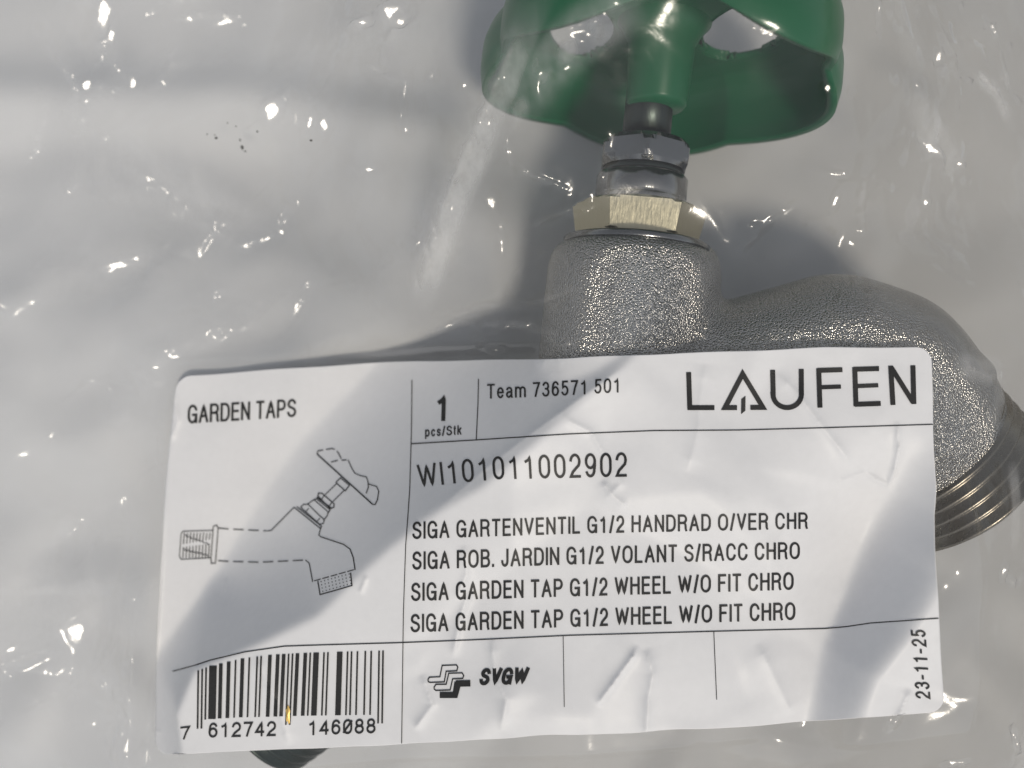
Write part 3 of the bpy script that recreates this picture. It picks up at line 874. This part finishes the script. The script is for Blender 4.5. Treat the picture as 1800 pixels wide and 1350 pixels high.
low = np.array([LW[j, k] - np.array([0, 0, 0.13]) for j, k in ring])
fcs = [tuple(f[::-1]) for f in grid_faces(NYL, NXL)]
nb = len(vt)
for a in range(len(ring)):
    b = (a + 1) % len(ring)
    fcs.append((ring[a][0] * NXL + ring[a][1], ring[b][0] * NXL + ring[b][1], nb + b, nb + a))
label = link_mesh('label', np.concatenate([vt, low]), fcs, m_paper, bag)
label['label'] = 'creased white paper label with black print and a barcode'

# ------------------------------------------------------------------ print on the label
class Print:
    """flat ink strips laid 0.05 mm above the paper, traced in photograph pixels"""
    def __init__(self):
        self.V, self.F, self.k = [], [], 0
    def stroke(self, pts, wd, closed=False, ext=0.0, lift=0.0):
        p = np.array(pts, float)
        if closed:
            p = np.concatenate([p, p[:1]])
        if len(p) < 2:
            return
        keep = [0] + [i for i in range(1, len(p)) if np.hypot(*(p[i] - p[i - 1])) > 1e-6]
        p = p[keep]
        if ext and not closed:
            d0 = p[0] - p[1]; d1 = p[-1] - p[-2]
            p[0] = p[0] + d0 / np.hypot(*d0) * ext; p[-1] = p[-1] + d1 / np.hypot(*d1) * ext
        q = [p[0]]
        for a, b in zip(p[:-1], p[1:]):
            n = max(1, int(np.hypot(*(b - a)) / 5.0))
            for j in range(1, n + 1):
                q.append(a + (b - a) * j / n)
        q = np.array(q)
        t = np.diff(q, axis=0); t /= np.maximum(np.hypot(t[:, 0], t[:, 1]), 1e-9)[:, None]
        nn = np.stack([-t[:, 1], t[:, 0]], -1)
        N = np.empty_like(q)
        N[1:-1] = nn[:-1] + nn[1:]
        if closed:
            N[0] = N[-1] = nn[0] + nn[-1]
        else:
            N[0] = nn[0] * 2; N[-1] = nn[-1] * 2
        l2 = (N ** 2).sum(1)
        N = N * (2.0 / np.maximum(l2, 0.7))[:, None]
        A = q + N * wd / 2; B = q - N * wd / 2
        self.strip(A, B, lift)
    def strip(self, A, B, lift=0.0):
        A, B = np.array(A, float), np.array(B, float)
        self.k += 1
        off = 0.255 + 0.0015 * (self.k % 7) + lift
        a3 = on_film(A[:, 0], A[:, 1], off); b3 = on_film(B[:, 0], B[:, 1], off)
        b = len(self.V); n = len(A)
        self.V.extend(a3); self.V.extend(b3)
        for i in range(n - 1):
            self.F.append((b + i, b + n + i, b + n + i + 1, b + i + 1))
    def build(self, name, parent=None, mat=None, lab=None):
        o = link_mesh(name, self.V, self.F, mat or m_ink, parent or label, False)
        if lab:
            o['label'] = lab
        return o

def arc(cx, cy, rx, ry, a0, a1, n=14):
    a = np.radians(np.linspace(a0, a1, n))
    return [(cx + rx * math.cos(x), cy + ry * math.sin(x)) for x in a]
# stroke font: centre lines in a 1 x 1 cell, y up; width factor per glyph
GL = {}
def g(ch, wd, *st):
    GL[ch] = (wd, st)
g('A', .66, [(0, 0), (.5, 1), (1, 0)], [(.18, .34), (.82, .34)])
g('B', .62, [(0, 0), (0, 1), (.55, 1)] + arc(.55, .76, .38, .24, 90, -90) + [(0, .52)], [(0, .52), (.58, .52)] + arc(.58, .26, .42, .26, 90, -90) + [(0, 0)])
g('C', .64, arc(.5, .64, .5, .36, 15, 180) + arc(.5, .36, .5, .36, 180, 345))
g('D', .64, [(0, 0), (0, 1), (.45, 1)] + arc(.45, .62, .55, .38, 90, 0) + arc(.45, .38, .55, .38, 0, -90) + [(0, 0)])
g('E', .56, [(1, 0), (0, 0), (0, 1), (.97, 1)], [(0, .53), (.9, .53)])
g('F', .54, [(0, 0), (0, 1), (1, 1)], [(0, .52), (.85, .52)])
g('G', .66, arc(.5, .64, .5, .36, 20, 180) + arc(.5, .36, .5, .36, 180, 330) + [(1, .45), (.56, .45)], [(1, .45), (1, 0)])
g('H', .62, [(0, 0), (0, 1)], [(1, 0), (1, 1)], [(0, .53), (1, .53)])
g('I', .10, [(.5, 0), (.5, 1)])
g('J', .48, [(1, 1), (1, .28)] + arc(.5, .28, .5, .28, 0, -180))
g('L', .52, [(0, 1), (0, 0), (1, 0)])
g('N', .62, [(0, 0), (0, 1)], [(0, 1), (1, 0)], [(1, 0), (1, 1)])
g('O', .68, arc(.5, .63, .5, .37, 0, 180) + arc(.5, .37, .5, .37, 180, 360) + [(1, .63)])
g('P', .60, [(0, 0), (0, 1), (.55, 1)] + arc(.55, .73, .45, .27, 90, -90) + [(0, .46)])
g('R', .63, [(0, 0), (0, 1), (.55, 1)] + arc(.55, .75, .43, .25, 90, -90) + [(0, .5)], [(.5, .5)] + arc(.62, .3, .30, .2, 80, 10, 6) + [(.93, .1), (1, 0)])
g('S', .62, arc(.5, .745, .46, .255, 15, 180, 10) + arc(.5, .74, .46, .2, 180, 250, 5) + [(.62, .5)] + arc(.5, .27, .5, .22, 65, 0, 5) + arc(.5, .26, .5, .26, 0, -170, 12))
g('T', .58, [(.5, 0), (.5, 1)], [(0, 1), (1, 1)])
g('U', .62, [(0, 1), (0, .34)] + arc(.5, .34, .5, .34, 180, 360) + [(1, 1)])
g('V', .62, [(0, 1), (.5, 0), (1, 1)])
g('W', .90, [(0, 1), (.25, 0), (.5, .96), (.75, 0), (1, 1)])
g('a', .50, arc(.46, .52, .44, .20, 160, 0, 8) + [(.9, .52), (.9, .1), (1, 0)], [(.9, .42), (.4, .38)] + arc(.38, .2, .38, .19, 100, 300, 10) + [(.9, .2)])
g('c', .46, arc(.5, .36, .5, .36, 35, 325))
g('e', .50, [(.04, .38), (1, .38)] + arc(.5, .38, .5, .34, 0, 180, 10) + arc(.5, .36, .5, .36, 180, 325, 9))
g('k', .46, [(0, 0), (0, 1)], [(.95, .72), (.05, .28)], [(.35, .44), (1, 0)])
g('m', .80, [(0, 0), (0, .72)], [(0, .5)] + arc(.25, .5, .25, .22, 180, 0, 8) + [(.5, 0)], [(.5, .5)] + arc(.75, .5, .25, .22, 180, 0, 8) + [(1, 0)])
g('p', .50, [(0, -.26), (0, .72)], arc(.5, .36, .5, .36, 150, -150, 14))
g('s', .44, arc(.5, .54, .46, .18, 15, 250, 10) + arc(.5, .19, .48, .19, 80, -165, 12))
g('t', .26, [(.45, .95), (.45, .15)] + arc(.8, .15, .35, .15, 180, 270, 5), [(0, .72), (1, .72)])
g('0', .54, arc(.5, .66, .5, .34, 0, 180) + arc(.5, .34, .5, .34, 180, 360) + [(1, .66)])
g('1', .54, [(.62, 0), (.62, 1), (.48, .84), (.16, .76)])
g('2', .54, arc(.5, .70, .48, .30, 170, -10, 12) + [(.90, .52), (.25, .22), (.02, 0), (1, 0)])
g('3', .54, arc(.48, .74, .44, .26, 160, -60, 12) + [(.45, .53)], [(.45, .53)] + arc(.48, .27, .50, .27, 70, -160, 14))
g('4', .54, [(.76, 0), (.76, 1), (0, .27), (1, .27)])
g('5', .54, [(.92, 1), (.18, 1), (.08, .46)] + arc(.48, .32, .50, .32, 130, -155, 14))
g('6', .54, arc(.52, .70, .44, .30, 25, 170, 10) + [(.02, .5), (.02, .33)], arc(.5, .31, .48, .31, 0, 360, 22))
g('7', .54, [(0, 1), (1, 1), (.62, .52), (.36, 0)])
g('8', .54, arc(.5, .76, .42, .24, -90, 270, 22), arc(.5, .27, .5, .27, -90, 270, 22))
g('9', .54, arc(.5, .69, .48, .31, 0, 360, 22), [(.98, .67), (.98, .5)] + arc(.48, .30, .44, .30, 0, -155, 10))
g('/', .30, [(-.1, -.03), (1.1, 1.03)])
g('.', .10, [(.5, 0), (.5, .06)])
g('-', .34, [(0, .40), (1, .40)])
g(' ', .18)

def text(pr, s, base, h, up=(0.0, -1.0), tk=0.125, gap=0.20, shear=0.0, mono=None, slash0=False):
    """s set along the baseline polyline `base` (photograph px), filling it exactly; h = cap height"""
    base = np.array(base, float)
    cum = np.concatenate([[0], np.cumsum(np.hypot(*np.diff(base, axis=0).T))])
    hs = h if isinstance(h, (tuple, list)) else (h, h)
    wds = [(mono if mono else GL[c][0]) for c in s]
    tot = sum(wds) + gap * (len(s) - 1) + tk * 0
    X = 0.0
    for c, wd in zip(s, wds):
        for st_ in GL[c][1] + ((([(-.02, .08), (1.02, .92)],) if (slash0 and c == '0') else ())):
            pts = []
            for (u, v) in st_:
                gw = max(wd - tk, 0.0)
                xx = X + tk / 2 * (wd > tk) + u * gw if wd > tk else X + wd / 2
                yy = tk / 2 + v * (1 - tk)
                f = (xx / tot) * cum[-1]
                fb = np.array([np.interp(f, cum, base[:, 0]), np.interp(f, cum, base[:, 1])])
                hh = hs[0] + (hs[1] - hs[0]) * xx / tot
                upv = np.array(up) if not isinstance(up[0], (tuple, list)) else np.array(up[0]) + (np.array(up[1]) - np.array(up[0])) * xx / tot
                tdir = (base[-1] - base[0]) / np.hypot(*(base[-1] - base[0]))
                pts.append(fb + upv * yy * hh + tdir * shear * yy * hh)
            hm = hs[0] + (hs[1] - hs[0]) * X / tot
            e_ = tk * hm * 0.5 if c in '/IHFTNLEBDPRMUKAVW1 ' or True else 0
            pr.stroke(pts, tk * hm, ext=tk * hm * 0.42)
        X += wd + gap

def add_text(s, *a, lab=None, **k):
    p = Print(); text(p, s, *a, **k)
    return p.build('printed_text', lab=lab)

add_text('GARDEN TAPS', [(330, 745), (520, 733)], (33, 32), up=(0.02, -1), gap=.14, lab='printed words GARDEN TAPS')
add_text('1', [(766, 741), (788, 740)], 47, up=(0.03, -1), tk=.15, lab='large printed number 1')
add_text('pcs/Stk', [(747, 768), (811, 764)], 17, up=(0.02, -1), tk=.14, gap=.16, lab='printed pcs/Stk')
add_text('Team 736571 501', [(856, 701), (960, 697), (1091, 690)], 26, up=(0.0, -1), tk=.12, gap=.17, lab='small printed order number')
add_text('WI101011002902', [(737, 857), (797, 850), (827, 847), (877, 843), (930, 842), (1102, 838)], (40, 43), up=((-0.12, -1), (0.0, -1)), tk=.105, gap=.20, lab='long printed article number')
add_text('SIGA GARTENVENTIL G1/2 HANDRAD O/VER CHR', [(725, 948), (1023, 938), (1420, 930)], (31, 29), tk=.125, gap=.17, lab='topmost of the four printed description lines')
add_text('SIGA ROB. JARDIN G1/2 VOLANT S/RACC CHRO', [(725, 1002), (990, 993), (1406, 983)], (32, 30), tk=.125, gap=.17, lab='second of the four printed description lines')
add_text('SIGA GARDEN TAP G1/2 WHEEL W/O FIT CHRO', [(723, 1057), (1170, 1044), (1395, 1037)], (32, 31), tk=.125, gap=.17, lab='third of the four printed description lines')
add_text('SIGA GARDEN TAP G1/2 WHEEL W/O FIT CHRO', [(722, 1112), (1170, 1097), (1398, 1090)], (32, 31), tk=.125, gap=.17, lab='lowest of the four printed description lines')
add_text('23-11-25', [(1636, 1229), (1627, 1108)], 26, up=(-1, -.05), tk=.13, gap=.19, lab='printed date 23-11-25')
add_text('SVGW', [(841, 1205), (925, 1203)], 30, up=(0.0, -1), tk=.21, gap=.07, shear=.22, lab='bold slanted black letters beside the emblem')

# logo
def Z6(l):
    return [(1150 + x / 3.0, 600 + y / 3.0) for x, y in l]
lg = Print(); T6 = 8.6
lg.stroke(Z6([(182, 163), (188, 350), (318, 350)]), T6)
lg.stroke(Z6([(437, 350), (374, 350), (467, 172), (574, 349), (508, 349)]), T6)
lg.strip(Z6([(460, 305), (459, 384)]), Z6([(482, 288), (481, 366)]))
lg.stroke(Z6([(625, 151), (628, 280)] + [(702 + 75 * math.cos(a), 280 + 70 * math.sin(a)) for a in np.radians(np.linspace(180, 0, 16))] + [(776, 146)]), T6)
lg.stroke(Z6([(868, 143), (875, 350)]), T6); lg.stroke(Z6([(862, 154), (993, 150)]), T6); lg.stroke(Z6([(872, 243), (985, 239)]), T6 * .85)
lg.stroke(Z6([(1058, 137), (1065, 343)]), T6); lg.stroke(Z6([(1052, 148), (1186, 144)]), T6); lg.stroke(Z6([(1060, 237), (1182, 232)]), T6 * .85); lg.stroke(Z6([(1058, 333), (1195, 328)]), T6)
lg.stroke(Z6([(1248, 129), (1260, 336)]), T6); lg.stroke(Z6([(1252, 140), (1366, 322)]), T6); lg.stroke(Z6([(1365, 127), (1370, 331)]), T6)
lg.build('printed_logo', lab='large widely spaced logo lettering')

# emblem beside SVGW
def Z5(l):
    k = 220 / 1800.0
    return [(740 + x * k, 1140 + y * k) for x, y in l]
em = Print()
for ln in ([(100, 450), (120, 415), (272, 408), (305, 245), (510, 238), (530, 270), (515, 322), (362, 330), (335, 482), (130, 490), (105, 478)],
           [(188, 560), (215, 518), (362, 516), (400, 358), (590, 352), (615, 390), (600, 432), (455, 438), (420, 598), (215, 605), (190, 585)]):
    em.stroke(Z5(ln), 2.0, closed=True)
zz = Z5([(290, 670), (490, 670), (520, 560), (520, 505), (690, 502)])
em.stroke(zz[:2] + [zz[2]], 10.5, ext=2.5); em.stroke(zz[2:4], 9.0, ext=3); em.stroke(zz[3:], 11.0, ext=2.5)
em.stroke(Z5([(490, 660), (515, 500)]), 9.0, ext=2)
em.build('printed_emblem', lab='emblem of three interlocking stepped bars')

# ruling lines
for ln, wd in (([(722, 780), (840, 773), (900, 769), (1000, 763), (1150, 757), (1300, 756), (1450, 752), (1640, 746)], 1.9),
               ([(724, 668), (723, 760), (720, 860), (713, 960), (709, 1080), (706, 1307)], 1.5),
               ([(841, 666), (840, 710), (837, 773)], 1.5),
               ([(303, 1180), (340, 1170), (370, 1160), (430, 1146), (500, 1136), (560, 1134), (700, 1130), (830, 1125), (1000, 1117), (1250, 1110), (1450, 1105), (1490, 1101), (1530, 1095), (1650, 1087)], 1.9),
               ([(990, 1118), (992, 1243)], 1.2), ([(1255, 1111), (1260, 1230)], 1.2)):
    p = Print(); p.stroke(ln, wd); p.build('printed_rule')

# tap drawing
def Z3(l):
    return [(250 + x / 3.0, 620 + y / 3.0) for x, y in l]
dw = Print()
def dl_(l, wd=1.5, dash=None):
    l = Z3(l)
    if not dash:
        dw.stroke(l, wd); return
    r = resample(l, max(2, int(sum(np.hypot(*np.diff(np.array(l), axis=0).T)) / 1.0)))
    i = 0
    while i < len(r) - 2:
        j = min(i + dash[0], len(r) - 1)
        dw.stroke(r[i:j + 1:3], wd); i = j + dash[1]
dl_([(205, 955), (215, 942), (370, 937)]); dl_([(205, 955), (196, 1075), (205, 1090), (362, 1082)])
dl_([(375, 915), (392, 910), (400, 925), (386, 1110), (364, 1112), (362, 1085), (375, 915)], 1.7)
for k in range(9):
    x = 222 + k * 17
    dl_([(x, 950 + k % 2), (x - 5, 1000 - 3 * k + 10)], 1.6); dl_([(x - 5, 1025 - 2 * k), (x - 8, 1082)], 1.6)
for k in range(6):
    x = 225 + k * 22
    dl_([(x, 960 + k * 8), (x + 18, 975 + k * 8)], 1.4); dl_([(x - 8, 1035 + k * 5), (x + 14, 1048 + k * 5)], 1.4)
dl_([(400, 925), (450, 930), (660, 940)], 1.8, (20, 6)); dl_([(400, 1097), (440, 1100), (620, 1105), (860, 1093)], 1.8, (20, 6))
dl_([(660, 940), (680, 937), (800, 815)], 1.6)
dl_([(800, 815), (940, 928), (945, 915), (815, 812)], 1.8); dl_([(940, 928), (930, 962), (940, 970)], 1.5)
dl_([(940, 970), (1000, 990), (1060, 1010), (1095, 1035), (1112, 1080), (1122, 1145)], 1.9)
dl_([(860, 1093), (880, 1110), (898, 1208)], 1.6); dl_([(905, 1203), (1122, 1142)], 1.6, (12, 3))
dl_([(925, 1203), (937, 1275), (1106, 1228), (1098, 1160)], 1.9)
for i in range(9):
    for j in range(4):
        x = 940 + i * 18.5 + j * 3; y = 1207 + j * 17 - i * 5.0
        dl_([(x, y), (x + 5, y - 1)], 1.7)
# bonnet
dl_([(835, 815), (850, 800), (875, 800), (930, 855), (960, 880), (955, 900), (935, 905), (835, 815)], 1.5)
dl_([(878, 820), (862, 838)], 1.3); dl_([(938, 872), (920, 890)], 1.3)
dl_([(872, 798), (905, 775), (980, 840), (975, 860), (955, 885)], 1.5)
dl_([(905, 775), (918, 770), (990, 828), (980, 845)], 1.6); dl_([(920, 762), (1000, 822)], 2.2)
dl_([(925, 755), (930, 740), (948, 742), (1012, 798), (1010, 815), (990, 822), (925, 755)], 1.8)
dl_([(960, 752), (945, 772)], 1.4); dl_([(1000, 790), (985, 808)], 1.4)
dl_([(965, 748), (1025, 690)], 1.4); dl_([(1005, 785), (1065, 725)], 1.4)
dl_([(1020, 685), (1045, 660), (1092, 700), (1070, 728), (1020, 685)], 1.7)
# wheel of the drawing
dl_([(922, 535), (1215, 800)], 2.4)
dl_([(922, 535), (925, 518), (1000, 505), (1018, 510), (1035, 530), (1050, 562)], 1.8, (17, 3))
dl_([(995, 577), (1030, 568), (1085, 565)], 1.7, (14, 4)); dl_([(1085, 565), (1105, 610), (1120, 635), (1150, 648)], 1.6)
dl_([(1150, 648), (1182, 655), (1190, 680), (1192, 710), (1180, 742)], 1.7)
dl_([(1192, 692), (1235, 705), (1247, 730), (1240, 775), (1228, 800), (1215, 800)], 1.7)
dw.build('printed_tap_drawing', lab='line drawing of a garden tap')

# barcode
Lc = ['0001101', '0011001', '0010011', '0111101', '0100011', '0110001', '0101111', '0111011', '0110111', '0001011']
Rc = [''.join('1' if c == '0' else '0' for c in s) for s in Lc]
Gc = [s[::-1] for s in Rc]
digits = '7612742146088'
par = ['LLLLLL', 'LLGLGG', 'LLGGLG', 'LLGGGL', 'LGLLGG', 'LGGLLG', 'LGGGLL', 'LGLGLG', 'LGLGGL', 'LGGLGL'][7]
bits = '101' + ''.join((Lc if par[i] == 'L' else Gc)[int(digits[1 + i])] for i in range(6)) + '01010' + ''.join(Rc[int(digits[7 + i])] for i in range(6)) + '101'
bc = Print()
tx, ty = [290, 340, 400, 530, 680, 850, 1050, 1275], [537, 520, 503, 473, 454, 445, 438, 432]
bxx, byy = [290, 340, 400, 530, 680, 850, 1050, 1275], [798, 795, 790, 783, 780, 775, 772, 769]
i = 0
while i < 95:
    if bits[i] == '0':
        i += 1; continue
    j = i
    while j < 95 and bits[j] == '1':
        j += 1
    m_ = 985 / 95.0
    x0, x1 = 290 + i * m_ + 0.6, 290 + j * m_ - 0.6
    xm = (x0 + x1) / 2
    yt = np.interp(xm, tx, ty); yb = np.interp(xm, bxx, byy)
    if i < 3 or i > 91 or 45 <= i < 50:
        yb += 46
    A, B = [], []
    for f in np.linspace(0, 1, 24):
        y = yt + (yb - yt) * f
        sh = -6 * f * np.interp(xm, [290, 800, 1275], [0.6, 2.6, 0.8])
        A.append((250 + (x0 + sh) / 3, 1000 + y / 3)); B.append((250 + (x1 + sh) / 3, 1000 + y / 3))
    bc.strip(A, B)
    i = j
bco = bc.build('printed_barcode', lab='printed barcode of black bars')
for s_, b_ in (('7', [(316, 1301), (334, 1299)]), ('612742', [(366, 1297), (485, 1294)]), ('146088', [(541, 1293), (660, 1289)])):
    p = Print(); text(p, s_, b_, 26 if s_ != '7' else 23, up=(0.02, -1), tk=.135, gap=.16, mono=.62, slash0=(s_ == '146088'))
    p.build('printed_text', lab='printed barcode digits ' + s_)

# small marks on the film and label
def fleck(px, py, rx, ry, mat, off, n=9, seed=0):
    r = np.random.default_rng(seed)
    a = np.linspace(0, 2 * np.pi, n, endpoint=False)
    k = r.uniform(0.55, 1.1, n)
    X_ = np.concatenate([[px], px + rx * k * np.cos(a)]); Y_ = np.concatenate([[py], py + ry * k * np.sin(a)])
    v = on_film(X_, Y_, off)
    v[0, 2] += 0.06
    return v, [(0, 1 + (i + 1) % n, 1 + i) for i in range(n)]
for k, (x, y, a, b) in enumerate([(380, 243, 4, 4), (378, 237, 2, 2), (426, 259, 5, 7), (422, 246, 3, 4), (400, 216, 2, 2), (452, 231, 3, 3), (547, 247, 4, 3), (364, 236, 2, 2), (415, 222, 2, 2), (431, 266, 3, 2)]):
    v, f = fleck(x, y, a * 0.75, b * 0.75, m_speck, 0.05, 8, k)
    link_mesh('dirt_speck', v, f, m_speck, bag, False)
v, f = fleck(506, 1256, 5, 20, m_gold, 0.27, 14, 3)
link_mesh('gold_mark', v, f, m_gold, label, False)  # small gold-coloured patch on the barcode
